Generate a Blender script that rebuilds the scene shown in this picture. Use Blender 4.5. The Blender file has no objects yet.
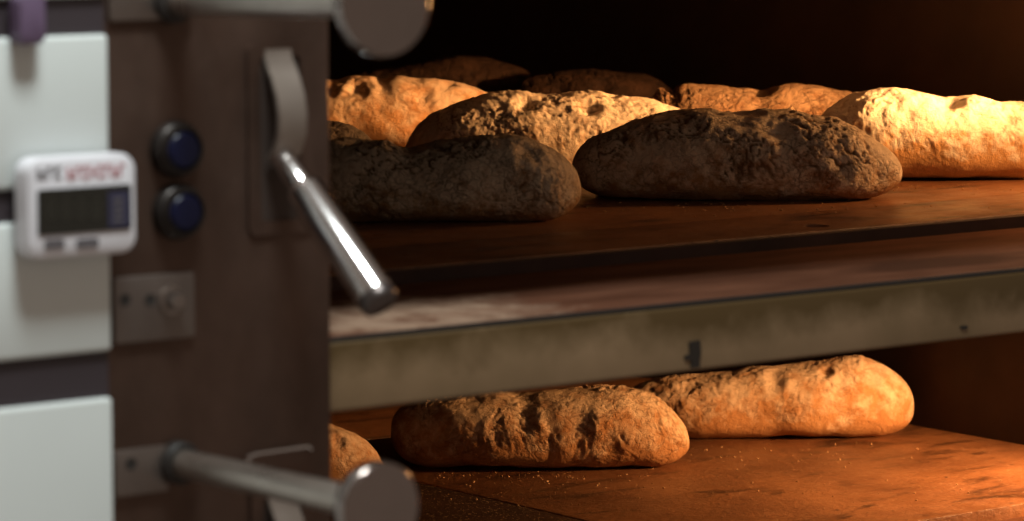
import bpy, bmesh, math
import numpy as np
from mathutils import Vector, Matrix

sc = bpy.context.scene
COL = sc.collection

# ------------------------------------------------------------------ camera
F = 3600.0                                   # focal length in pixels of the 1024 x 521 frame
TH = math.radians(38)
PT = math.atan((260.5 + 150.0) / F)
CAM = np.array([-1.45108839, -2.0600967, 0.33])
FW = np.array([math.sin(TH) * math.cos(PT), math.cos(TH) * math.cos(PT), -math.sin(PT)])
RT = np.array([math.cos(TH), -math.sin(TH), 0.0])
UP = np.cross(RT, FW)
EU = RT.copy()                               # horizontal, across the view
NB = np.array([math.sin(TH), math.cos(TH), 0.0])   # horizontal, away from the viewer

def ray(px, py):
    return FW + RT * (px - 512) / F + UP * (260.5 - py) / F
def hit(px, py, axis, val):
    d = ray(px, py)
    return CAM + d * (val - CAM[axis]) / d[axis]
def hx(px, py, x): return hit(px, py, 0, x)
def hy(px, py, y): return hit(px, py, 1, y)
def hz(px, py, z): return hit(px, py, 2, z)

cd = bpy.data.cameras.new('camera')
cam = bpy.data.objects.new('camera', cd)
COL.objects.link(cam)
cam.matrix_world = Matrix(((RT[0], UP[0], -FW[0], CAM[0]), (RT[1], UP[1], -FW[1], CAM[1]),
                           (RT[2], UP[2], -FW[2], CAM[2]), (0, 0, 0, 1)))
cd.sensor_width = 36.0
cd.lens = F / 1024 * 36.0
cd.clip_start = 0.05
cd.dof.use_dof = True
cd.dof.focus_distance = 3.47
cd.dof.aperture_fstop = 6.4
cd.dof.aperture_blades = 9
sc.camera = cam

# ------------------------------------------------------------------ noise
_rng = np.random.RandomState(7)
_perm = _rng.permutation(256); _perm = np.concatenate([_perm, _perm, _perm])
_g = _rng.normal(size=(256, 3)); _g /= np.linalg.norm(_g, axis=1)[:, None]
def perlin(p):
    p = np.asarray(p)
    i = np.floor(p).astype(int); f = p - i; i = i & 255
    w = f * f * f * (f * (f * 6 - 15) + 10)
    r = 0
    for a in (0, 1):
        for b in (0, 1):
            for c in (0, 1):
                h = _perm[_perm[_perm[i[..., 0] + a] + i[..., 1] + b] + i[..., 2] + c]
                g = (_g[h] * (f - np.array([a, b, c]))).sum(-1)
                r = r + g * (w[..., 0] if a else 1 - w[..., 0]) * (w[..., 1] if b else 1 - w[..., 1]) * (w[..., 2] if c else 1 - w[..., 2])
    return r * 1.5
def fbm(p, n=4):
    r = 0; a = 1.0
    for k in range(n):
        r = r + a * perlin(p * (2 ** k) + 17.3 * k); a *= 0.5
    return r
def sstep(a, b, x):
    t = np.clip((x - a) / (b - a), 0, 1)
    return t * t * (3 - 2 * t)

# ------------------------------------------------------------------ object helpers
def tag(o, label=None, cat=None, group=None, kind=None):
    if label: o['label'] = label
    if cat: o['category'] = cat
    if group: o['group'] = group
    if kind: o['kind'] = kind
    return o
def link(name, me, mat=None, parent=None, smooth=False):
    o = bpy.data.objects.new(name, me); COL.objects.link(o)
    if mat: me.materials.append(mat)
    if smooth:
        for p in me.polygons: p.use_smooth = True
    if parent is not None:
        o.parent = parent
        o.matrix_parent_inverse = WM[parent.name].inverted()
    WM[o.name] = Matrix.Identity(4)
    return o
WM = {}
def from_bm(name, bm, mat=None, parent=None, smooth=False):
    bmesh.ops.recalc_face_normals(bm, faces=bm.faces[:])
    me = bpy.data.meshes.new(name); bm.to_mesh(me); bm.free()
    o = link(name, me, mat, parent, False)
    if smooth:
        for p in me.polygons: p.use_smooth = True
        me.set_sharp_from_angle(angle=math.radians(40))
    return o
def empty(name, loc):
    o = bpy.data.objects.new(name, None); COL.objects.link(o)
    o.location = loc; o.empty_display_size = 0.05
    WM[o.name] = Matrix.Translation(loc)
    return o
def rebase(o, loc):
    """move a mesh object's origin to loc without moving the mesh"""
    o.data.transform(Matrix.Translation(-Vector(loc))); o.location = loc
    WM[o.name] = Matrix.Translation(loc)
    return o
def bm_box(bm, a, b, bev=0.0, seg=2):
    a = Vector(a); b = Vector(b)
    r = bmesh.ops.create_cube(bm, size=1.0, matrix=Matrix.Translation((a + b) / 2) @ Matrix.Diagonal((abs(b.x - a.x), abs(b.y - a.y), abs(b.z - a.z), 1)))
    if bev:
        es = list({e for v in r['verts'] for e in v.link_edges})
        bmesh.ops.bevel(bm, geom=es, offset=bev, segments=seg, affect='EDGES', profile=0.5)
def box(name, a, b, mat, parent=None, bev=0.0, seg=2):
    bm = bmesh.new(); bm_box(bm, a, b, bev, seg)
    return from_bm(name, bm, mat, parent, smooth=bev > 0)
def bm_revolve(bm, p0, p1, prof, n=40):
    """prof: (t along p0->p1 in metres, radius)"""
    p0 = Vector(p0); ax = (Vector(p1) - p0).normalized()
    q = ax.to_track_quat('Z', 'Y').to_matrix()
    rings = []
    for t, r in prof:
        if r < 1e-6:
            rings.append([bm.verts.new(p0 + ax * t)])
        else:
            rings.append([bm.verts.new(p0 + ax * t + q @ Vector((r * math.cos(k * 2 * math.pi / n), r * math.sin(k * 2 * math.pi / n), 0))) for k in range(n)])
    for A, B in zip(rings[:-1], rings[1:]):
        for k in range(n):
            j = (k + 1) % n
            if len(A) == 1: bm.faces.new((A[0], B[k], B[j]))
            elif len(B) == 1: bm.faces.new((A[k], A[j], B[0]))
            else: bm.faces.new((A[k], A[j], B[j], B[k]))
def revolve(name, p0, p1, prof, mat, parent=None, n=40):
    bm = bmesh.new(); bm_revolve(bm, p0, p1, prof, n)
    return from_bm(name, bm, mat, parent, smooth=True)
def rrect(cx, cz, w, h, r, n=8):
    pts = []
    for (sx, sz, a0) in ((1, 1, 0), (-1, 1, 90), (-1, -1, 180), (1, -1, 270)):
        for k in range(n + 1):
            a = math.radians(a0 + 90 * k / n)
            pts.append((cx + sx * (w / 2 - r) + r * math.cos(a), cz + sz * (h / 2 - r) + r * math.sin(a)))
    return pts
def bm_plate(bm, pts, y0, y1, bev=0.0, hole=None):
    """plate in the x-z plane from y0 (back) to y1 (front, towards the room)"""
    s = 1 if y1 > y0 else -1
    cx = sum(p[0] for p in pts) / len(pts); cz = sum(p[1] for p in pts) / len(pts)
    def ring(P, y, inset=0.0):
        out = []
        m = len(P)
        for k in range(m):
            x, z = P[k]
            if inset:
                dx, dz = x - cx, z - cz; L = math.hypot(dx, dz)
                x -= dx / L * inset; z -= dz / L * inset
            out.append(bm.verts.new((x, y, z)))
        return out
    def bridge(A, B):
        m = len(A)
        for k in range(m): bm.faces.new((A[k], A[(k + 1) % m], B[(k + 1) % m], B[k]))
    r0 = ring(pts, y0); 
    if bev:
        r1 = ring(pts, y1 - s * bev); r15 = ring(pts, y1 - s * bev * .3, bev * .3); r2 = ring(pts, y1, bev)
        bridge(r0, r1); bridge(r1, r15); bridge(r15, r2)
    else:
        r2 = ring(pts, y1); bridge(r0, r2)
    if hole:
        h0 = ring(hole, y0); h1 = ring(hole, y1)
        bridge(h0, h1); bridge(r2, h1); bridge(r0, h0)
    else:
        bm.faces.new(r2); bm.faces.new(r0)
def plate(name, pts, y0, y1, mat, parent=None, bev=0.0, hole=None):
    bm = bmesh.new(); bm_plate(bm, pts, y0, y1, bev, hole)
    return from_bm(name, bm, mat, parent, smooth=True)

# ------------------------------------------------------------------ materials
def nmat(name, rough=0.5, metal=0.0, col=(.5, .5, .5), spec=0.5):
    m = bpy.data.materials.new(name); m.use_nodes = True
    nt = m.node_tree; b = nt.nodes['Principled BSDF']
    b.inputs['Base Color'].default_value = (*col, 1); b.inputs['Roughness'].default_value = rough
    b.inputs['Metallic'].default_value = metal; b.inputs['Specular IOR Level'].default_value = spec
    return m, nt, b
def N(nt, typ, **kw):
    n = nt.nodes.new(typ)
    for k, v in kw.items():
        if k in n.inputs: n.inputs[k].default_value = v
        else: setattr(n, k, v)
    return n
def ramp(nt, src, stops):
    r = nt.nodes.new('ShaderNodeValToRGB'); e = r.color_ramp.elements
    while len(e) > 1: e.remove(e[-1])
    for k, (p, c) in enumerate(stops):
        el = e[0] if k == 0 else e.new(p)
        el.position = p; el.color = (*c, 1) if len(c) == 3 else c
    nt.links.new(src, r.inputs['Fac'])
    return r.outputs['Color']
def mix(nt, fac, a, b, mode='MIX'):
    m = nt.nodes.new('ShaderNodeMix'); m.data_type = 'RGBA'; m.blend_type = mode
    for s, v in ((m.inputs[0], fac), (m.inputs[6], a), (m.inputs[7], b)):
        if isinstance(v, (int, float)): s.default_value = v
        elif isinstance(v, tuple): s.default_value = (*v, 1)
        else: nt.links.new(v, s)
    return m.outputs[2]
def math_n(nt, op, a, b=0.0, clamp=False):
    m = nt.nodes.new('ShaderNodeMath'); m.operation = op; m.use_clamp = clamp
    for s, v in ((m.inputs[0], a), (m.inputs[1], b)):
        if isinstance(v, (int, float)): s.default_value = v
        else: nt.links.new(v, s)
    return m.outputs[0]
def coords(nt, scale=(1, 1, 1), loc=(0, 0, 0), rot=(0, 0, 0)):
    t = nt.nodes.new('ShaderNodeTexCoord'); mp = nt.nodes.new('ShaderNodeMapping')
    mp.inputs['Scale'].default_value = scale; mp.inputs['Location'].default_value = loc; mp.inputs['Rotation'].default_value = rot
    nt.links.new(t.outputs['Object'], mp.inputs['Vector'])
    return mp.outputs['Vector']
def noise(nt, vec, scale, detail=4, rough=.55, dist=0.0):
    n = N(nt, 'ShaderNodeTexNoise', Scale=scale, Detail=detail, Roughness=rough, Distortion=dist)
    nt.links.new(vec, n.inputs['Vector'])
    return n.outputs['Fac']
def bump(nt, b, h, strength, dist):
    n = N(nt, 'ShaderNodeBump', Strength=strength, Distance=dist)
    nt.links.new(h, n.inputs['Height'])
    prev = b.inputs['Normal'].links
    if prev: nt.links.new(prev[0].from_socket, n.inputs['Normal'])
    nt.links.new(n.outputs['Normal'], b.inputs['Normal'])

def bread_mat(name, crust, dark, flour, famt, pebble=0.0, fine=0.6, updep=.35, crackle=.5):
    m, nt, b = nmat(name, rough=.82, spec=.25)
    v = coords(nt)
    c = mix(nt, ramp(nt, noise(nt, v, 26, 5, .6), [(.3, (0, 0, 0)), (.72, (1, 1, 1))]), crust, dark)
    # dusting of flour: on upward-facing crust, broken up by noise
    g = nt.nodes.new('ShaderNodeNewGeometry'); sx = nt.nodes.new('ShaderNodeSeparateXYZ')
    nt.links.new(g.outputs['Normal'], sx.inputs[0])
    up = math_n(nt, 'MULTIPLY_ADD', sx.outputs['Z'], .55)
    up.node.inputs[2].default_value = .45
    fn = math_n(nt, 'ADD', noise(nt, v, 48, 6, .68), math_n(nt, 'MULTIPLY_ADD', up, updep))
    fn.node.inputs[1].links[0].from_node.inputs[2].default_value = .25 - updep * .7
    fl = ramp(nt, fn, [(max(0, .78 - famt * .5), (0, 0, 0)), (min(1, 1.02 - famt * .5), (1, 1, 1))])
    at = nt.nodes.new('ShaderNodeAttribute'); at.attribute_name = 'crack'
    keep = math_n(nt, 'SUBTRACT', 1.0, math_n(nt, 'MULTIPLY', at.outputs['Fac'], .85), True)
    c = mix(nt, math_n(nt, 'MULTIPLY', fl, keep), c, flour)
    c = mix(nt, math_n(nt, 'MULTIPLY', at.outputs['Fac'], .75), c, tuple(x * .4 for x in dark))
    # thin creases in the dried, floured skin
    vr = coords(nt, scale=(.55, 1, 1.1), rot=(0, 0, TH))
    nz = N(nt, 'ShaderNodeTexNoise', Scale=34.0, Detail=4.0, Roughness=.6); nt.links.new(v, nz.inputs['Vector'])
    va = nt.nodes.new('ShaderNodeVectorMath'); va.operation = 'MULTIPLY_ADD'
    nt.links.new(nz.outputs['Color'], va.inputs[0]); va.inputs[1].default_value = (.03, .03, .03); nt.links.new(vr, va.inputs[2])
    ed = None
    for scl, wd in ((62.0, .045), (120.0, .06)):
        ve = N(nt, 'ShaderNodeTexVoronoi', Scale=scl); ve.feature = 'DISTANCE_TO_EDGE'; nt.links.new(va.outputs[0], ve.inputs['Vector'])
        ln = ramp(nt, ve.outputs['Distance'], [(0, (1, 1, 1)), (wd, (.25, .25, .25)), (wd * 2.2, (0, 0, 0))])
        gt = ramp(nt, noise(nt, v, 24 + scl * .1, 3, .6), [(.42, (0, 0, 0)), (.60, (1, 1, 1))])
        ln = math_n(nt, 'MULTIPLY', ln, gt)
        ed = ln if ed is None else math_n(nt, 'MAXIMUM', ed, ln)
    c = mix(nt, math_n(nt, 'MULTIPLY', ed, crackle * .75), c, tuple(x * .45 for x in dark))
    nt.links.new(c, b.inputs['Base Color'])
    bump(nt, b, math_n(nt, 'SUBTRACT', 1.0, ed), min(1.0, crackle), .0022)
    bump(nt, b, noise(nt, v, 420, 4, .7), fine * .6, .002)
    if pebble:
        vo = N(nt, 'ShaderNodeTexVoronoi', Scale=150.0); nt.links.new(v, vo.inputs['Vector'])
        vo.feature = 'SMOOTH_F1'
        bump(nt, b, math_n(nt, 'SUBTRACT', 1.0, vo.outputs['Distance']), pebble, .004)
    bump(nt, b, noise(nt, v, 170, 6, .7), fine, .004)
    return m

CR = (.60, .33, .13); DK = (.34, .15, .05); FL = (.82, .74, .60)
M_flour = bread_mat('bread_floury', (.56, .31, .135), (.36, .175, .068), (.86, .68, .48), .60, fine=.9, crackle=.62)
M_flour2 = bread_mat('bread_floury_rough', (.60, .33, .135), (.40, .19, .07), (.86, .70, .51), .62, pebble=.3, fine=.4, crackle=.25)
M_white = bread_mat('bread_white_dusted', (.66, .36, .14), (.54, .27, .095), (.76, .66, .50), .6, fine=.5, updep=.8, crackle=.2)
M_tan = bread_mat('bread_tan', (.58, .30, .125), (.40, .175, .062), (.74, .54, .36), .32, fine=.45, crackle=.3)
M_tan2 = bread_mat('bread_tan_ridged', (.56, .275, .11), (.34, .148, .052), (.76, .54, .34), .34, fine=.6, crackle=.55)
M_tan3 = bread_mat('bread_browner', (.25, .115, .045), (.14, .058, .02), (.36, .22, .12), .34, fine=.8, crackle=.8)
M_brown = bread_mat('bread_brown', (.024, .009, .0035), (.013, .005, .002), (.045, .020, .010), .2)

def stone_mat(name, a, b_, c_, rough=.34, seedloc=(0, 0, 0), spec=.4):
    m, nt, b = nmat(name, rough=rough, spec=spec)
    v = coords(nt, loc=seedloc)
    vs = coords(nt, scale=(1.0, 3.2, 1), loc=seedloc, rot=(0, 0, math.radians(-28)))
    c = mix(nt, ramp(nt, noise(nt, v, 9, 6, .62), [(.32, (0, 0, 0)), (.7, (1, 1, 1))]), a, b_)
    st = ramp(nt, noise(nt, vs, 9, 5, .6, .6), [(.54, (0, 0, 0)), (.68, (1, 1, 1))])
    c = mix(nt, math_n(nt, 'MULTIPLY', st, .85), c, c_)
    sp = ramp(nt, noise(nt, v, 420, 2, .5), [(.64, (0, 0, 0)), (.70, (1, 1, 1))])
    c = mix(nt, math_n(nt, 'MULTIPLY', sp, .5), c, (.55, .38, .22))
    sd = ramp(nt, noise(nt, v, 150, 3, .5), [(.68, (0, 0, 0)), (.71, (1, 1, 1))])
    c = mix(nt, math_n(nt, 'MULTIPLY', sd, .8), c, (.03, .012, .006))
    nt.links.new(c, b.inputs['Base Color'])
    r = ramp(nt, noise(nt, v, 22, 5, .6), [(.3, (rough - .08,) * 3), (.7, (rough + .2,) * 3)])
    nt.links.new(r, b.inputs['Roughness'])
    bump(nt, b, noise(nt, v, 150, 5, .7), .4, .004)
    bump(nt, b, noise(nt, v, 18, 3, .5), .12, .01)
    return m
M_stone = stone_mat('stone_red_brown', (.33, .142, .060), (.15, .058, .024), (.04, .015, .006))
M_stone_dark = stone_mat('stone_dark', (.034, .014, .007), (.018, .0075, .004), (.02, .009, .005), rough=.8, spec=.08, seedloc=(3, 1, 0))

def steel_mat(name, a, b_, rough, metal=1.0, sc_=14, streak=(1, 1, .25)):
    m, nt, b = nmat(name, rough=rough, metal=metal)
    v = coords(nt, scale=streak)
    c = mix(nt, ramp(nt, noise(nt, v, sc_, 5, .6), [(.3, (0, 0, 0)), (.7, (1, 1, 1))]), a, b_)
    nt.links.new(c, b.inputs['Base Color'])
    v2 = coords(nt)
    r = ramp(nt, noise(nt, v2, sc_ * 1.7, 4), [(.3, (rough - .06,) * 3), (.7, (rough + .1,) * 3)])
    nt.links.new(r, b.inputs['Roughness'])
    return m
M_steel = steel_mat('steel_panel_brown', (.155, .099, .077), (.088, .056, .043), .5, metal=.9, streak=(1, 1, .6))
M_steel_pl = steel_mat('steel_plate', (.27, .225, .20), (.19, .16, .145), .45, metal=.9, streak=(1, 1, 1))
M_bright = nmat('polished_steel', .17, 1.0, (.72, .70, .70))[0]
M_satin = steel_mat('satin_steel', (.40, .35, .325), (.31, .275, .255), .3, streak=(1, 1, 1))
M_rod = steel_mat('rod_steel', (.52, .46, .41), (.42, .37, .33), .3, metal=.85, streak=(1, 1, 1))
M_knob = steel_mat('knob_steel', (.36, .30, .28), (.30, .255, .235), .14, streak=(1, 1, 1))
M_bar = steel_mat('worn_grey_steel', (.40, .34, .30), (.32, .275, .24), .4, metal=.8, streak=(1, 1, 1))
M_dark = nmat('blackened', .6, 0, (.02, .016, .014))[0]
M_chamber = steel_mat('chamber_brown', (.042, .0175, .009), (.023, .0095, .005), .7, metal=.0, streak=(1, 1, 1))
M_white_en = steel_mat('white_enamel', (.74, .79, .78), (.69, .74, .73), .35, metal=0, sc_=5, streak=(1, 1, 1))
M_rubber = nmat('dark_strip', .55, 0, (.045, .034, .040))[0]
M_blue = nmat('blue_lens', .35, 0, (.006, .008, .036), .3)[0]
M_purple = nmat('purple_tag', .5, 0, (.13, .085, .15))[0]
M_plastic = nmat('white_plastic', .3, 0, (.76, .75, .80))[0]
M_lcd = nmat('lcd_dark', .25, 0, (.020, .019, .015))[0]
M_lcdblue = nmat('lcd_side', .3, 0, (.035, .035, .075))[0]
M_ink = nmat('dark_print', .5, 0, (.13, .12, .13))[0]
M_inkgrey = nmat('grey_print', .5, 0, (.12, .11, .12))[0]
M_red = nmat('red_print', .5, 0, (.50, .20, .22))[0]
M_burn = nmat('burnt_residue', .6, 0, (.018, .012, .008))[0]

# sill top: red-brown oxidised plate with a paler, mottled patch near the panel and dark smears
def sill_mat():
    m, nt, b = nmat('sill_top', rough=.8, metal=.0, spec=.04)
    t = nt.nodes.new('ShaderNodeTexCoord')
    v = t.outputs['Object']
    c = mix(nt, ramp(nt, noise(nt, coords(nt, scale=(.5, 2, 1)), 14, 6, .6), [(.3, (0, 0, 0)), (.7, (1, 1, 1))]), (.16, .068, .040), (.075, .029, .016))
    def blob(cx, cy, rx, ry):
        mp = nt.nodes.new('ShaderNodeMapping'); nt.links.new(v, mp.inputs['Vector'])
        mp.inputs['Scale'].default_value = (1 / rx, 1 / ry, 0); mp.inputs['Location'].default_value = (-cx / rx, -cy / ry, 0)
        ln = nt.nodes.new('ShaderNodeVectorMath'); ln.operation = 'LENGTH'; nt.links.new(mp.outputs[0], ln.inputs[0])
        return math_n(nt, 'SUBTRACT', 1.0, ln.outputs['Value'], True)
    n1 = noise(nt, coords(nt, scale=(1, 1.6, 1)), 24, 6, .65)
    w = math_n(nt, 'MULTIPLY', ramp(nt, math_n(nt, 'ADD', blob(.10, .085, .22, .16), math_n(nt, 'MULTIPLY', n1, .9)), [(.74, (0, 0, 0)), (1.2, (1, 1, 1))]), .85)
    w = math_n(nt, 'MULTIPLY', w, ramp(nt, noise(nt, coords(nt, scale=(1, .7, 1), loc=(2, 5, 0)), 38, 6, .7), [(.36, (.15, .15, .15)), (.62, (1, 1, 1))]))
    c = mix(nt, w, c, (.37, .25, .175))
    d = ramp(nt, math_n(nt, 'ADD', blob(.66, .07, .14, .05), math_n(nt, 'MULTIPLY', n1, .6)), [(.5, (0, 0, 0)), (.85, (1, 1, 1))])
    c = mix(nt, d, c, (.06, .025, .015))
    nt.links.new(c, b.inputs['Base Color'])
    bump(nt, b, noise(nt, coords(nt), 120, 4), .1, .003)
    return m
M_shade_strip = steel_mat('strip_shade_brown', (.055, .020, .011), (.03, .011, .006), .7, metal=0, streak=(1, 1, 1))  # dark tone stands in for shade along the stone edge
M_sill = sill_mat()
def sillfront_mat():
    # dull painted steel with an olive-brown band along its upper edge and darker towards the right
    m, nt, b = nmat('sill_front_dull_olive', rough=.55, metal=.1)
    v = coords(nt, scale=(1, 1, .6))
    c = mix(nt, ramp(nt, noise(nt, v, 9, 5, .6), [(.3, (0, 0, 0)), (.7, (1, 1, 1))]), (.31, .202, .112), (.20, .130, .064))
    t = nt.nodes.new('ShaderNodeTexCoord'); sx = nt.nodes.new('ShaderNodeSeparateXYZ'); nt.links.new(t.outputs['Generated'], sx.inputs[0])
    g = math_n(nt, 'ADD', sx.outputs['Z'], math_n(nt, 'MULTIPLY', math_n(nt, 'SUBTRACT', noise(nt, coords(nt), 16, 5, .6), .5), 1.3))
    g = math_n(nt, 'ADD', g, math_n(nt, 'MULTIPLY', sx.outputs['X'], .35))
    c = mix(nt, ramp(nt, g, [(.45, (0, 0, 0)), (1.15, (1, 1, 1))]), c, (.088, .050, .014))
    sp = ramp(nt, noise(nt, coords(nt), 70, 3, .5), [(.72, (0, 0, 0)), (.76, (1, 1, 1))])
    c = mix(nt, math_n(nt, 'MULTIPLY', sp, .5), c, (.05, .035, .018))
    nt.links.new(c, b.inputs['Base Color'])
    return m
M_sillfront = sillfront_mat()

# ------------------------------------------------------------------ setting: the two baking chambers
ZL = -0.29            # lower deck
XR = 1.27             # right wall
YB = 2.5             # back wall
XL = -0.10
CEI = 0.235
def struct(name, a, b, mat=M_chamber):
    return tag(box(name, a, b, mat), kind='structure')
struct('wall_right', (XR, 0.02, -.004), (XR + .05, YB + .05, CEI))
struct('wall_back', (XL, YB, -.004), (XR, YB + .05, CEI))
struct('wall_left', (XL - .05, 0.10, -.004), (XL, YB + .05, CEI))
struct('ceiling', (XL - .05, 0.02, CEI), (XR + .05, YB + .05, CEI + .03))
struct('wall_right', (XR, 0.02, ZL - .004), (XR + .05, YB + .05, -.066))
struct('wall_back', (XL, YB, ZL - .004), (XR, YB + .05, -.066))
struct('wall_left', (XL - .05, 0.10, ZL - .004), (XL, YB + .05, -.066))
struct('ceiling', (XL - .05, .235, -.066), (XR + .05, YB + .05, -.034))

# ------------------------------------------------------------------ baking stones
def stone(name, x0, x1, y0, y1, z, mat, label, hole=None):
    o = box(name, (x0, y0, z - .03), (x1, y1, z), mat, bev=.0015)
    if hole is not None:
        hb = bmesh.new(); bm_revolve(hb, (hole[0], hole[1], z - .012), (hole[0], hole[1], z + .01), [(0, 0), (0, .0115), (.022, .0115), (.022, 0)], 32)
        bmesh.ops.recalc_face_normals(hb, faces=hb.faces[:])
        hm = bpy.data.meshes.new('cut'); hb.to_mesh(hm); hb.free()
        ho = bpy.data.objects.new('cut', hm); COL.objects.link(ho)
        md = o.modifiers.new('b', 'BOOLEAN'); md.operation = 'DIFFERENCE'; md.object = ho; md.solver = 'EXACT'
        dg = bpy.context.evaluated_depsgraph_get()
        nm = bpy.data.meshes.new_from_object(o.evaluated_get(dg))
        o.modifiers.clear(); o.data = nm
        bpy.data.objects.remove(ho)
    rebase(o, ((x0 + x1) / 2, (y0 + y1) / 2, z - .03))
    return tag(o, label, 'baking stone', 'stone slabs forming the oven decks')
hp = hz(817, 226, 0)
stone('baking_stone', XL, XR, .236, .3655, 0, M_stone, 'narrow front strip of red-brown stone on upper deck, with a small round hole', hole=(hp[0], hp[1]))
stone('baking_stone', XL, XR, .3667, YB, 0, M_stone, 'large red-brown stone deck under the upper loaves')
stone('baking_stone', .637, XR, .31, 1.0, ZL, M_stone, 'red-brown stone slab in lower chamber, under the two long loaves')
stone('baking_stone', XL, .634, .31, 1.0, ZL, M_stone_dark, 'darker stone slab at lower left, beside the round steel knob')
stone('baking_stone', XL, XR, 1.002, YB, ZL, M_stone, 'stone slab deep at the back of the lower chamber')

# ------------------------------------------------------------------ the oven front
oven = empty('deck_oven', (.3, 0, -.45))
tag(oven, 'steel deck oven front with control panel, levers and two open baking chambers', 'oven')
def sill(z0, y1, dz):
    o = box('sill_plate', (XL, .0055, z0 - .016), (XR, y1, z0 - .012), M_sill, oven, bev=.001)
    box('sill_edge', (XL, .0012, z0 - .0150), (XR, .006, z0 - .0121), M_dark, oven)
    # rolled front edge and front face
    f = box('sill_front', (XL, 0, z0 - .0655), (XR + .08, .03, z0 - .0150), M_sillfront, oven, bev=.003, seg=3)
    return f
sill(0, .236, 0)
sill(ZL, .31, 0)
box('shade_strip', (XL, .226, -.0125), (XR, .2355, -.0016), M_shade_strip, oven)  # added strip, its dark colour gives the shade on the stone's front face
box('deck_beam', (XL, .031, -.064), (XR, .234, -.017), M_dark, oven)
box('deck_beam', (XL, .031, ZL - .06), (XR, YB, ZL - .032), M_dark, oven)
# burnt drip on the upper sill front, and a small spot further along
def drip(pts, t=.0012):
    bm = bmesh.new()
    P = [hy(px, py, 0) for px, py in pts]
    a = [bm.verts.new((p[0], -.0003, p[2])) for p in P]; b = [bm.verts.new((p[0], -.0003 - t, p[2])) for p in P]
    n = len(P)
    bm.faces.new(b); bm.faces.new(a)
    for k in range(n): bm.faces.new((a[k], a[(k + 1) % n], b[(k + 1) % n], b[k]))
    o = from_bm('burnt_drip', bm, M_burn, oven)
    return o
drip([(688, 342), (699, 340), (700, 352), (698.5, 361), (699, 367), (690, 368), (690.5, 360), (684, 360), (683.5, 356), (689, 354)])
drip([(960, 326), (966, 325.5), (967, 328), (963, 329.5), (959.5, 328)])
# frame above and right of the openings
box('front_frame', (-.60, 0, CEI), (XR + .4, .02, .42), M_steel, oven, bev=.002)
box('front_frame', (XR, 0, -.5), (XR + .4, .02, CEI), M_steel, oven, bev=.002)

PY = -.020                                  # front of the brown steel panel
xl = hy(112, 260, PY)[0]; xr = hy(330.5, 260, PY)[0]
box('control_panel', (xl - .02, PY, -.5), (xr, .10, .42), M_steel, oven, bev=.002)

# white enamel sections divided by dark strips
WY = -.032
def zz(py, px=60, y=WY): return hy(px, py, y)[2]
xw = hy(111.5, 260, WY)[0]
zs = [.42, zz(36), zz(187), zz(220), zz(356), zz(403), -.5]
box('enamel_panel', (-.62, WY, zs[1]), (xw, .10, zs[1] - (zs[1] - zs[2])), M_white_en, oven, bev=.003, seg=3)
box('enamel_panel', (-.62, WY, zs[3]), (xw, .10, zs[4]), M_white_en, oven, bev=.003, seg=3)
box('enamel_panel', (-.62, WY, zs[5]), (xw, .10, zs[6]), M_white_en, oven, bev=.003, seg=3)
for a, b in ((zz(-2), zs[1]), (zs[2], zs[3]), (zs[4], zs[5])):
    box('seal_strip', (-.62, WY + .004, a), (xw - .001, .10, b), M_rubber, oven)
box('enamel_panel', (-.62, WY, .42), (xw, .10, zz(-2)), M_white_en, oven, bev=.003, seg=3)

# push buttons
def button(px, py):
    c = hy(px, py, PY); c1 = c + np.array([0, -1, 0])
    r = .0175
    bz = revolve('push_button', c, c1, [(0, r * 1.1), (.005, r * 1.1), (.008, r * 1.02), (.009, r * .92), (.0125, r * .90), (.013, r * .80), (.010, r * .72), (.010, 0)], M_steel_dk, oven)
    q = revolve('lens', c, c1, [(.0098, 0), (.0098, r * .71), (.012, r * .71), (.0138, r * .62), (.0144, r * .4), (.014, 0)], M_blue, bz)
    q['label'] = 'dark blue push button lens'
M_steel_dk = steel_mat('dark_bezel', (.045, .037, .034), (.03, .025, .023), .4, metal=.6, streak=(1, 1, 1))
button(174, 149); button(176, 211)

# bolt plates
def bolt_plate(p0, p1, holes, bolts, dz=0.0):
    a = hy(*p0, PY); b = hy(*p1, PY)
    cx, cz = (a[0] + b[0]) / 2, (a[2] + b[2]) / 2 + dz
    pl = plate('mounting_plate', rrect(cx, cz, b[0] - a[0], a[2] - b[2], .002, 4), PY + .001, PY - .004, M_steel_pl, oven, bev=.0008)
    for h in holes:
        c = hy(*h, PY - .004); c[2] += dz
        q = revolve('bolt_hole', c + np.array([0, .002, 0]), c + np.array([0, -1, 0]), [(0, 0), (0, .0042), (.0024, .0042), (.0026, .0036), (.0022, .003), (.0021, 0)], M_dark, pl, 24)
    for h in bolts:
        c = hy(*h, PY - .004); c[2] += dz
        bm = bmesh.new()
        bm_revolve(bm, c, c + np.array([0, -1, 0]), [(0, 0), (0, .0098), (.002, .0098), (.0024, .0092), (.0024, 0)], 32)
        bm_revolve(bm, c, c + np.array([0, -1, 0]), [(.0022, .0072), (.009, .0070), (.0105, .0055), (.0105, 0)], 6)
        from_bm('bolt', bm, M_satin, pl, smooth=True)
bolt_plate((111, 278), (192, 336), [(125, 300), (150, 300)], [(171, 300)])
bolt_plate((112, 451), (166, 490), [(131, 464)], [])
bolt_plate((112, 451), (166, 490), [(131, 464)], [], dz=.3185)

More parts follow.
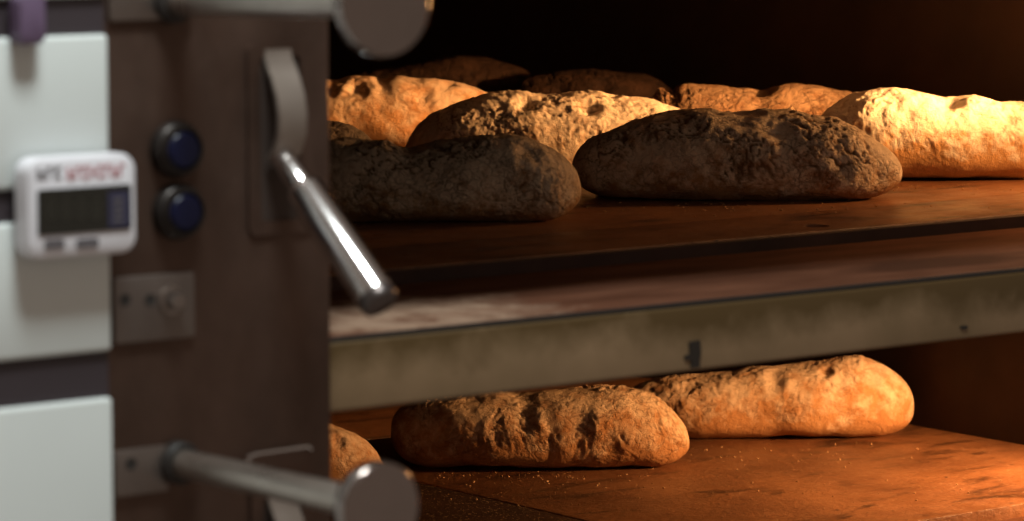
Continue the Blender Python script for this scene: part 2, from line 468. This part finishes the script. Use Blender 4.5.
# rods with round knobs standing straight out of the panel
def rod_knob(root, knob, rr, rk):
    a = hy(*root, PY); b = hx(*knob, a[0])
    L = float(np.linalg.norm(b - a))
    rd = revolve('handle_rod', a, b, [(0, 0), (0, rr), (.007, rr), (L - .012, rr), (L - .011, 0)], M_rod, oven)
    revolve('collar', a, b, [(0, rr * 1.02), (0, rr * 1.5), (.008, rr * 1.5), (.010, rr * 1.3), (.010, rr * 1.0)], M_dark, rd)
    kb = revolve('knob', a, b, [(L - .013, 0), (L - .013, rk * .6), (L - .011, rk * .86), (L - .007, rk * .97), (L - .003, rk), (L + .003, rk * .985), (L + .0052, rk * .95), (L + .0062, rk * .89), (L + .0066, rk * .5), (L + .0066, 0)], M_knob, rd, 64)
rod_knob((176, 462), (378, 507), .0098, .0295)
rod_knob((170, 1), (383, 3), .0098, .0335)

M_cap = nmat('dark_cap_steel', .35, .9, (.13, .11, .105))[0]
M_slot = nmat('slot_brown', .6, .5, (.07, .05, .042))[0]
# lever: slot plate, curved hook and round grip
def lever(dz):
    D = np.array([0, 0, dz])
    a = hy(246, 44, PY); b = hy(311, 231, PY)
    cx, cz = (a[0] + b[0]) / 2, (a[2] + b[2]) / 2 + dz
    w, h = b[0] - a[0], a[2] - b[2]
    fr = plate('lever_plate', rrect(cx, cz, w, h, .006, 6), PY + .001, PY - .0025, M_steel, oven, hole=rrect(cx, cz, w * .62, h * .86, .004, 6))
    plate('slot', rrect(cx, cz, w * .61, h * .855, .004, 6), PY + .001, PY - .0006, M_slot, fr)
    x0 = hy(276, 52, PY)[0]
    path = [hx(px, py, x0) + D for px, py in ((273, 48), (277, 58), (284, 76), (289.5, 95), (292, 115), (291.5, 134), (287, 150), (281, 160))]
    path = [np.array([p[0], min(p[1], PY - .0005), p[2]]) for p in path]
    wd = .0115; th = .0022
    bm = bmesh.new(); rings = []
    for k, p in enumerate(path):
        t = path[min(k + 1, len(path) - 1)] - path[max(k - 1, 0)]; t /= np.linalg.norm(t)
        n = np.array([0, t[2], -t[1]])
        ring = [p + np.array([sx * wd, 0, 0]) + n * sn * th for sx, sn in ((-1, -1), (1, -1), (1, 1), (-1, 1))]
        rings.append([bm.verts.new(v) for v in ring])
    for A, B in zip(rings[:-1], rings[1:]):
        for k in range(4): bm.faces.new((A[k], A[(k + 1) % 4], B[(k + 1) % 4], B[k]))
    bm.faces.new(rings[0]); bm.faces.new(rings[-1])
    bmesh.ops.bevel(bm, geom=[e for e in bm.edges], offset=.0006, segments=2, affect='EDGES')
    hk = from_bm('hook', bm, M_bar, fr, smooth=True)
    x1 = hy(283, 160, PY - .012)[0]
    p0 = hx(279, 153, x1) + D; p1 = hx(382, 305, -.0495) + D
    L = float(np.linalg.norm(p1 - p0)); r = .0135
    s = .235 * L
    g = revolve('lever_grip', p0, p1, [(0, 0), (0, r * .58), (.002, r * .66), (s - .003, r * .66), (s - .002, r * .66), (s, r * .9), (s + .004, r), (L - .011, r), (L - .0105, r * .96), (L - .009, r * .96), (L - .009, 0)], M_bright, fr, 48)
    revolve('end_cap', p0, p1, [(L - .0092, 0), (L - .0092, r * .97), (L - .008, r * 1.0), (L - .0025, r * 1.0), (L - .0008, r * .94), (L, r * .8), (L, 0)], M_cap, g, 48)
    g['label'] = 'shiny round steel lever grip'
lever(0.0)
lever(-0.305)

bm = bmesh.new()
wp = [Vector(hy(px, py, PY - .006)) for px, py in ((248, 463), (249, 457), (256, 454), (283, 450), (308, 446.5), (311, 449))]
wp = [wp[0] + Vector((0, .005, 0))] + wp + [wp[-1] + Vector((0, .005, -.001))]
for A, B in zip(wp[:-1], wp[1:]):
    bm_revolve(bm, A, B, [(-.0004, 0), (-.0004, .0011), ((B - A).length + .0004, .0011), ((B - A).length + .0004, 0)], 10)
from_bm('wire_clip', bm, M_bright, oven, smooth=True)

# ------------------------------------------------------------------ thermometer
tb = WY
TY = -.052
def tp(px, py, y=TY): return hy(px, py, y)
c0 = tp(27, 162); c1 = tp(138, 250)
tcx, tcz = (c0[0] + c1[0]) / 2, (tp(79, 156)[2] + tp(82, 257)[2]) / 2
tw, thh = c1[0] - c0[0], tp(79, 156)[2] - tp(82, 257)[2]
thm = empty('digital_thermometer', (tcx, WY, tcz - thh / 2))
tag(thm, 'small white digital thermometer with dark display, stuck to the white enamel panel', 'thermometer')
plate('casing', rrect(tcx, tcz, tw, thh, .011, 10), WY - .004, TY, M_plastic, thm, bev=.004)
plate('magnet_foot', rrect(tcx, tcz, tw * .7, thh * .6, .004, 4), WY, WY - .0045, M_inkgrey, thm)
def face_rect(name, p0, p1, t, mat, parent, r=.001):
    a = tp(*p0); b = tp(*p1)
    return plate(name, rrect((a[0] + b[0]) / 2, (a[2] + b[2]) / 2, b[0] - a[0], a[2] - b[2], r, 4), TY + .0005, TY - t, mat, parent)
dsp = face_rect('display', (37, 190), (131, 229), .0010, M_lcd, thm, .002)
face_rect('side_scale', (107, 192), (129, 226), .0014, M_lcdblue, dsp, .001)
# faint unlit segments on the display and marks on the side scale
bm = bmesh.new()
for k in range(4):
    a = tp(113, 198 + 7 * k, TY - .0016); bm_box(bm, (a[0], TY - .0018, a[2]), (a[0] + .008, TY - .0013, a[2] - .0022))
from_bm('scale_marks', bm, M_inkgrey, dsp)
bm = bmesh.new()
x = 0
for k, px in enumerate((46, 61, 76, 91)):
    a = tp(px, 199, TY); b = tp(px + 9, 219, TY); w_ = .0012
    for (xa, xb, za, zb) in ((a[0], a[0] + w_, a[2], b[2]), (b[0] - w_, b[0], a[2], b[2]), (a[0], b[0], a[2], a[2] - w_), (a[0], b[0], (a[2] + b[2]) / 2 + w_ / 2, (a[2] + b[2]) / 2 - w_ / 2), (a[0], b[0], b[2] + w_, b[2])):
        bm_box(bm, (xa, TY - .0013, za), (xb, TY - .0009, zb))
M_seg = nmat('lcd_segments', .4, 0, (.045, .042, .032))[0]
from_bm('segments', bm, M_seg, dsp)
for p0, p1 in (((44, 240), (64, 248)), ((76, 239), (98, 247))):
    face_rect('key', p0, p1, .0012, M_inkgrey, thm, .002)
# printed marks along the top: a dark block and a red row (unreadable in the photograph)
def strokes(name, x0px, x1px, y0px, y1px, n, mat):
    bm = bmesh.new()
    a = tp(x0px, (y0px)); b = tp(x1px, y1px); step = (b[0] - a[0]) / n
    for k in range(n):
        xx = a[0] + k * step; zt, zb = a[2], b[2]
        bm_box(bm, (xx, TY - .0006, zt), (xx + step * .30, TY + .0004, zb))
        hgt = zt if k % 3 else (zt + zb) / 2 + .0008
        bm_box(bm, (xx + step * .30, TY - .0006, hgt), (xx + step * .78, TY + .0004, hgt - .0016))
        if k % 2 == 0: bm_box(bm, (xx + step * .30, TY - .0006, zb + .0016), (xx + step * .78, TY + .0004, zb))
    return from_bm(name, bm, mat, thm)
strokes('print_mark', 37, 63, 168, 178, 3, M_ink)
strokes('print_mark', 67, 126, 167, 176, 8, M_red)

# purple tag hooked over the upper dark strip
a = hy(18, -6, WY - .012); b = hy(46, 44, WY - .012)
bm = bmesh.new()
bm_plate(bm, rrect((a[0] + b[0]) / 2, (a[2] + b[2]) / 2, (b[0] - a[0]), a[2] - b[2], .006, 6), WY - .001, WY - .014, .003)
pt = from_bm('plastic_clip', bm, M_purple, None, smooth=True)
rebase(pt, ((a[0] + b[0]) / 2, WY, b[2]))
tag(pt, 'small purple plastic clip over the dark strip at top left', 'clip')

# ------------------------------------------------------------------ loaves
NU, NV = 250, 168
def loaf(label, mat, zf, base, top, W, tips, dimples=(), seed=0, lump=.0035, wrinkle=.0018, crack=.0016, cstretch=(1, 1, 1), cscale=55, peb=0.0, flat=.40, group=None, wpow=2.6, ridge=0.0):
    p0 = hz(base[0], base[1] + 3.5, zf)
    C = p0 + NB * (W * .86)
    def uz(px, py):
        d = ray(px, py); t = ((C - CAM) @ NB) / (d @ NB); p = CAM + d * t
        return (p - C) @ EU, p[2] - zf
    K = np.array([uz(*q) for q in top])
    (ul, zl), (ur, zr) = uz(*tips[0]), uz(*tips[1])
    uc, hl = (ul + ur) / 2, (ur - ul) / 2
    s = np.linspace(0, 1, NU); t = -np.cos(np.pi * s); u = uc + hl * t
    ks = np.arccos(np.clip(-(K[:, 0] - uc) / hl, -1, 1)) / np.pi
    ks = np.concatenate([[0], ks, [1]]); kz = np.concatenate([[zl], K[:, 1], [zr]])
    o_ = np.argsort(ks); zt = np.interp(s, ks[o_], kz[o_])
    for _ in range(14):                                        # smooth
        zt[1:-1] = .25 * zt[:-2] + .5 * zt[1:-1] + .25 * zt[2:]
    q = np.clip((np.abs(t) - .72) / .28, 0, 1)
    tipz = np.where(t < 0, zl, zr)
    zb = tipz * (1 - np.sqrt(np.clip(1 - q ** 2, 0, 1))) 
    zt = np.maximum(zt, zb)
    w = W * np.clip(1 - np.abs(t) ** wpow, 0, 1) ** (1 / 2.1)
    w *= 1 + .10 * perlin(np.stack([u * 14, 0 * u + seed * 3.1, 0 * u], -1))
    a = np.linspace(0, 2 * np.pi, NV, endpoint=False)
    ca, sa = np.cos(a), np.sin(a)
    zc = zb + flat * (zt - zb)
    upz = np.abs(sa) ** (2 / 2.15); loz = np.abs(sa) ** (2 / 3.2)
    vv = np.sign(ca) * np.where(sa >= 0, np.abs(ca) ** (2 / 2.25), np.abs(ca) ** (2 / 2.6))
    V = w[:, None] * vv[None, :]
    Z = np.where(sa[None, :] >= 0, zc[:, None] + (zt - zc)[:, None] * upz[None, :], zc[:, None] - (zc - zb)[:, None] * loz[None, :])
    U = np.repeat(u[:, None], NV, 1)
    P = np.stack([U, V, Z], -1)
    def normals(P):
        du = np.gradient(P, axis=0)
        dv = np.roll(P, -1, 1) - np.roll(P, 1, 1)
        n = np.cross(dv, du); L = np.linalg.norm(n, axis=-1, keepdims=True)
        n = n / np.maximum(L, 1e-9)
        ctr = np.stack([u * .97 + uc * .03, 0 * u, zc], -1)[:, None, :]
        sgn = np.sign((n * (P - ctr)).sum(-1, keepdims=True)); sgn[sgn == 0] = 1
        # one global orientation
        return n * np.sign(sgn.sum())
    n = normals(P)
    endf = np.sqrt(np.clip(1 - np.abs(t) ** 6, 0, 1))[:, None]
    S = seed * 11.7
    topm = sstep(.1, .5, Z / np.maximum(zt.max(), 1e-6))
    d = lump * .9 * fbm(P * 18 + S, 2) * endf
    d += wrinkle * .55 * fbm(P * 75 + S, 3) * (.35 + .65 * topm) * endf
    # dimples left by finger tips
    for (px, py, r, dep, *st) in dimples:
        st = st[0] if st else 1.15
        du_, dz_ = uz(px, py)
        iu = int(np.argmin(np.abs(u - du_)))
        front = np.where((sa > -.2) & (ca <= .15))[0]
        # on-screen height of a surface point: nearer points look lower
        appz = Z[iu, front] + V[iu, front] * math.tan(PT)
        j = front[int(np.argmin(np.abs(appz - dz_)))]
        c = P[iu, j]
        dist = np.sqrt((((P - c) / np.array([1, st, st])) ** 2).sum(-1)) * (1 + .25 * perlin(P * 90 + S))
        d += -dep * .62 * np.exp(-(dist / r) ** 2) + dep * .08 * np.exp(-((dist - 1.7 * r) / (.6 * r)) ** 2)
    # surface creases
    warp = np.stack([fbm(P * 30 + S + 5, 2), fbm(P * 30 + S + 9, 2), fbm(P * 30 + S + 14, 2)], -1) * .018
    rp = (P + warp) * cscale * np.array(cstretch) + S
    r1 = 1 - np.abs(perlin(rp)) * 2.2
    r2 = 1 - np.abs(perlin(rp * 2.1 + 4)) * 2.2
    gate = sstep(-.25, .25, perlin(P * 18 + S + 31)) * (.3 + .7 * topm)
    ck = np.clip(sstep(.82, 1, r1) + .7 * sstep(.84, 1, r2), 0, 1) * gate * endf
    d -= crack * ck
    if ridge:                                                  # fine pulled-skin ridges
        d += ridge * np.abs(perlin((P + warp * .6) * np.array([150, 60, 45]) + S)) * gate * endf
    if peb:
        pv = np.abs(perlin(P * 170 + S)) + .6 * np.abs(perlin(P * 310 + S))
        d += peb * pv * topm * endf
    P = P + n * d[..., None]
    P[..., 2] = np.maximum(P[..., 2], 0.0004)
    # object frame: world axes, origin at the base centre
    X = P[..., 0:1] * EU + P[..., 1:2] * NB + P[..., 2:3] * np.array([0, 0, 1.0])
    verts = X.reshape(-1, 3)
    idx = np.arange(NU * NV).reshape(NU, NV)
    A = idx[:-1, :]; B = idx[1:, :]
    quads = np.stack([A, np.roll(A, -1, 1), np.roll(B, -1, 1), B], -1).reshape(-1, 4)
    me = bpy.data.meshes.new('bread_loaf')
    me.vertices.add(len(verts)); me.vertices.foreach_set('co', verts.ravel().astype(np.float32))
    nq = len(quads)
    me.loops.add(nq * 4); me.loops.foreach_set('vertex_index', quads.ravel().astype(np.int32))
    me.polygons.add(nq); me.polygons.foreach_set('loop_start', np.arange(0, nq * 4, 4, dtype=np.int32))
    me.polygons.foreach_set('use_smooth', np.ones(nq, dtype=bool))
    me.update(calc_edges=True)
    at = me.attributes.new('crack', 'FLOAT', 'POINT'); at.data.foreach_set('value', np.clip(ck * crack / .0022, 0, 1).ravel().astype(np.float32))
    bm = bmesh.new(); bm.from_mesh(me); bmesh.ops.remove_doubles(bm, verts=bm.verts[:], dist=1e-5)
    bmesh.ops.holes_fill(bm, edges=[e for e in bm.edges if e.is_boundary], sides=0)
    bmesh.ops.recalc_face_normals(bm, faces=bm.faces[:]); bm.to_mesh(me); bm.free()
    o = link('bread_loaf', me, mat)
    o.location = (C[0], C[1], zf)
    return tag(o, label, 'bread', group)
GU = 'loaves baking on the upper deck'
GL = 'loaves baking on the lower deck'

# A: front left, in shadow
loaf('front loaf of upper deck in deep shadow, beside the steel panel and shiny lever', M_flour, 0, (455, 221.5),
     [(300, 150), (312, 142), (330, 141), (357, 139), (388, 141.5), (402, 147), (411, 149), (431, 144), (457, 138.5), (482, 135), (508, 133), (523, 136), (548, 147), (569, 163)],
     .062, [(285, 178), (581, 190)], dimples=[(364, 143, .012, .006), (528, 152, .008, .006), (408, 150, .013, .005)], seed=1, cscale=48, crack=.0028, ridge=.0012, wrinkle=.003, group=GU)
# B: front centre
loaf('large floury wrinkled loaf in shadow at the front centre of the upper deck', M_flour, 0, (740, 199.8),
     [(577, 153), (593, 136), (620, 125), (653, 115.5), (680, 112), (703, 109), (729, 112), (750, 111), (769, 110.6), (802, 115), (832, 118), (856, 126), (879, 141), (895, 157)],
     .064, [(572, 168), (902, 172)], dimples=[(690, 132, .012, .006), (775, 133, .013, .007), (742, 112, .010, .005), (838, 160, .013, .006), (812, 122, .012, .005), (877, 176, .007, .004)], seed=2, cscale=52, cstretch=(.6, 1, 1.3), crack=.0026, ridge=.0007, wrinkle=.0036, group=GU)
# C: second row
loaf('rough lit loaf with round finger dents behind the two front loaves', M_flour2, 0, (555, 177),
     [(412, 136), (418, 127), (438, 111), (458, 101), (485, 95), (517, 91), (546, 95), (587, 93), (605, 94), (614, 97), (622, 95), (649, 99), (678, 108), (700, 122)],
     .062, [(405, 150), (716, 145)], dimples=[(527, 105, .010, .011), (588, 110, .009, .011), (612, 97, .006, .010), (447, 110, .006, .004)], seed=3, peb=.0012, cscale=70, group=GU)
# E: right, brightest
loaf('bright white-dusted loaf at the right edge of the upper deck', M_white, 0, (960, 178.5),
     [(818, 122), (824, 110), (840, 101), (859, 92), (880, 88.5), (897, 87), (922, 92.5), (940, 98.5), (947, 99), (968, 93.5), (978, 95), (995, 100), (1024, 102.5), (1045, 112)],
     .060, [(812, 140), (1062, 145)], dimples=[(887, 99, .012, .005), (903, 112, .010, .005), (948, 104, .011, .008), (1004, 121, .007, .007), (972, 116, .008, .003)], seed=4, wrinkle=.0026, crack=.0010, group=GU)
# D: third row left
loaf('glowing tan loaf behind the front left loaf, near the steel panel', M_tan, 0, (400, 160),
     [(270, 100), (290, 86), (325, 79), (334, 82), (352, 76), (371, 76), (380, 80), (398, 76), (424, 78), (458, 81), (477, 87), (491, 96), (500, 108)],
     .060, [(258, 125), (508, 128)], dimples=[(358, 88, .011, .010), (385, 80, .008, .006), (424, 97, .010, .006), (448, 84, .007, .004), (331, 92, .008, .006)], seed=5, cscale=40, crack=.0012, group=GU)
# small dim loaf between A and D
loaf('dim floury loaf end just behind the front left loaf, mostly hidden by the panel', M_flour, 0, (300, 196),
     [(240, 135), (270, 124), (300, 118), (325, 119.5), (345, 124), (360, 130), (373, 141)],
     .05, [(220, 165), (384, 168)], seed=6, crack=.0014, group=GU)
# H: third row centre right
loaf('lit loaf seen between the big front loaf and the bright right loaf', M_tan3, 0, (750, 161),
     [(652, 97), (658, 89), (666, 88), (672, 93), (680, 86), (691, 84), (718, 84), (745, 88), (762, 93), (774, 87.5), (796, 84), (823, 86), (850, 92), (866, 104)],
     .058, [(646, 122), (874, 130)], dimples=[(671, 92, .007, .008), (764, 94, .010, .010), (745, 92, .008, .003)], seed=7, ridge=.0022, group=GU)
# back row, dark
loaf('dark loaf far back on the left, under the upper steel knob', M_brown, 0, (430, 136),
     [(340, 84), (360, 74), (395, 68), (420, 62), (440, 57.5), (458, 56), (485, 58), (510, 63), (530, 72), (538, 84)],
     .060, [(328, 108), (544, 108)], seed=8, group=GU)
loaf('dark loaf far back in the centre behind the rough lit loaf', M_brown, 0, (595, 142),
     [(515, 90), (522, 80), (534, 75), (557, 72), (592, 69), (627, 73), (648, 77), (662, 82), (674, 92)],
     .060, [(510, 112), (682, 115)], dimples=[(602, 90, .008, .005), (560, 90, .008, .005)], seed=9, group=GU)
# lower deck
loaf('wrinkled loaf at the front of the lower deck with a bright right end', M_tan2, ZL, (540, 469),
     [(394, 417), (405, 406), (433, 397), (470, 392), (500, 391), (514, 395), (536, 394), (574, 389), (599, 386), (624, 387), (649, 395), (671, 409), (685, 426)],
     .060, [(391, 434), (689.5, 444)], dimples=[(440, 432, .009, .003), (524, 414, .010, .0055, 2.6), (578, 422, .012, .0062, 2.0), (497, 430, .006, .0022, 3.2), (470, 404, .012, .003, 1.6), (551, 440, .006, .0022, 3.0), (612, 436, .010, .003, 2.2)], seed=10, cscale=52, cstretch=(1.5, 1, .6), crack=.0012, ridge=.0026, wrinkle=.0012, group=GL)
loaf('smooth tan loaf behind on the lower deck, at its right', M_tan, ZL, (790, 438),
     [(628, 392), (640, 384), (665, 378), (688, 377), (730, 372), (768, 365), (776, 367), (821, 361), (838, 358), (861, 357), (881, 364), (900, 377), (910, 391)],
     .058, [(622, 412), (913.5, 408)], dimples=[(772, 379, .008, .006, 1.9), (823, 369, .006, .006, 1.6), (886, 386, .005, .003), (686, 385, .008, .004)], seed=11, cstretch=(1.5, 1, .6), crack=.001, ridge=.0016, group=GL)
loaf('end of a small smooth loaf on the lower deck, peeping out beside the panel', M_tan, ZL, (300, 494),
     [(210, 440), (240, 426), (270, 418), (300, 417.5), (329, 422.5), (343, 428), (360, 436), (373, 448), (381, 461)],
     .052, [(195, 465), (386, 473)], dimples=[(340, 440, .006, .006)], seed=12, crack=.0004, group=GL)

# ------------------------------------------------------------------ oven lamps on the right wall (the light in the chambers)
# crumbs and grains of flour lying on the stones
def crumbs(label, zf, spots, seed):
    rs = np.random.RandomState(seed); bm = bmesh.new()
    for (px, py, spread, n) in spots:
        c = hz(px, py, zf)
        for k in range(n):
            q = c + EU * rs.normal(0, spread) + NB * rs.normal(0, spread * .45)
            rad = .00035 + .0008 * rs.rand() ** 4
            m = Matrix.Translation((q[0], q[1], zf + rad * .6)) @ Matrix.Rotation(rs.rand() * 6, 4, 'Z') @ Matrix.Diagonal((rad * (1 + rs.rand()), rad, rad * .8, 1))
            bmesh.ops.create_icosphere(bm, subdivisions=1, radius=1.0, matrix=m)
    o = from_bm('bread_crumbs', bm, M_crumb, None)
    c = hz(*spots[0][:2], zf); rebase(o, (c[0], c[1], zf))
    return tag(o, label, 'crumbs', None, 'stuff')
M_crumb = nmat('crumb_tan', .8, 0, (.55, .33, .16))[0]
crumbs('fine crumbs and flour scattered on the stone in front of the lower loaves', ZL, [(560, 478, .09, 170), (760, 455, .10, 120), (800, 490, .12, 80), (500, 500, .06, 40)], 3)
crumbs('fine crumbs and flour scattered on the upper stone in front of the big floury loaf', 0, [(720, 207, .09, 150), (930, 188, .06, 80)], 4)

LY = .22
def lamp(z, aim, power, size, blend, glow, label, tint=(1.0, .49, .178)):
    p = Vector((XR - .02, LY, z))
    r = empty('oven_lamp', (XR, LY, z - .03)); tag(r, label, 'lamp', 'lamps in the oven chambers')
    revolve('bezel', (XR, LY, z), (XR - 1, LY, z), [(0, 0), (0, .034), (.006, .034), (.010, .03), (.010, .024), (.004, .022), (.004, 0)], M_satin, r)
    l = bpy.data.lights.new('oven_lamp_light', 'SPOT'); l.energy = power; l.color = tint
    l.spot_size = math.radians(size); l.spot_blend = blend; l.shadow_soft_size = .026
    o = bpy.data.objects.new('oven_lamp_light', l); COL.objects.link(o)
    o.location = p; o.rotation_euler = (Vector(aim) - p).to_track_quat('-Z', 'Y').to_euler()
    if glow:
        l = bpy.data.lights.new('oven_lamp_bulb', 'POINT'); l.energy = glow; l.color = tint; l.shadow_soft_size = .02
        o = bpy.data.objects.new('oven_lamp_bulb', l); COL.objects.link(o); o.location = p - Vector((.02, 0, 0))
lamp(.165, (.90, 1.06, .26), 98, 62, 1.0, 5.5, 'oven lamp on the right wall of the upper chamber')
lamp(ZL + .195, (.80, .78, ZL + .03), 30, 100, .5, 0, 'oven lamp on the right wall of the lower chamber', (1.0, .50, .19))

# ------------------------------------------------------------------ kitchen light
l = bpy.data.lights.new('kitchen_ceiling_light', 'AREA'); l.shape = 'RECTANGLE'; l.size = .42; l.size_y = .30
l.energy = 28; l.color = (.93, 1.0, .98)
o = bpy.data.objects.new('kitchen_ceiling_light', l); COL.objects.link(o)
o.location = (-.30, -.60, 1.55)
o.rotation_euler = (Vector((-.2, 0, 0)) - o.location).to_track_quat('-Z', 'Y').to_euler()

w = bpy.data.worlds.new('kitchen'); sc.world = w; w.use_nodes = True
bg = w.node_tree.nodes['Background']; bg.inputs['Color'].default_value = (1.0, .79, .64, 1); bg.inputs['Strength'].default_value = .195

# ------------------------------------------------------------------ view
sc.view_settings.view_transform = 'Standard'; sc.view_settings.look = 'None'
sc.view_settings.exposure = 0.0; sc.view_settings.gamma = 1.0; sc.view_settings.use_curve_mapping = False
sc.cycles.use_denoising = True
try: sc.cycles.denoiser = 'OPENIMAGEDENOISE'
except Exception: pass
sc.cycles.max_bounces = 8
sc.cycles.sample_clamp_indirect = 6.0
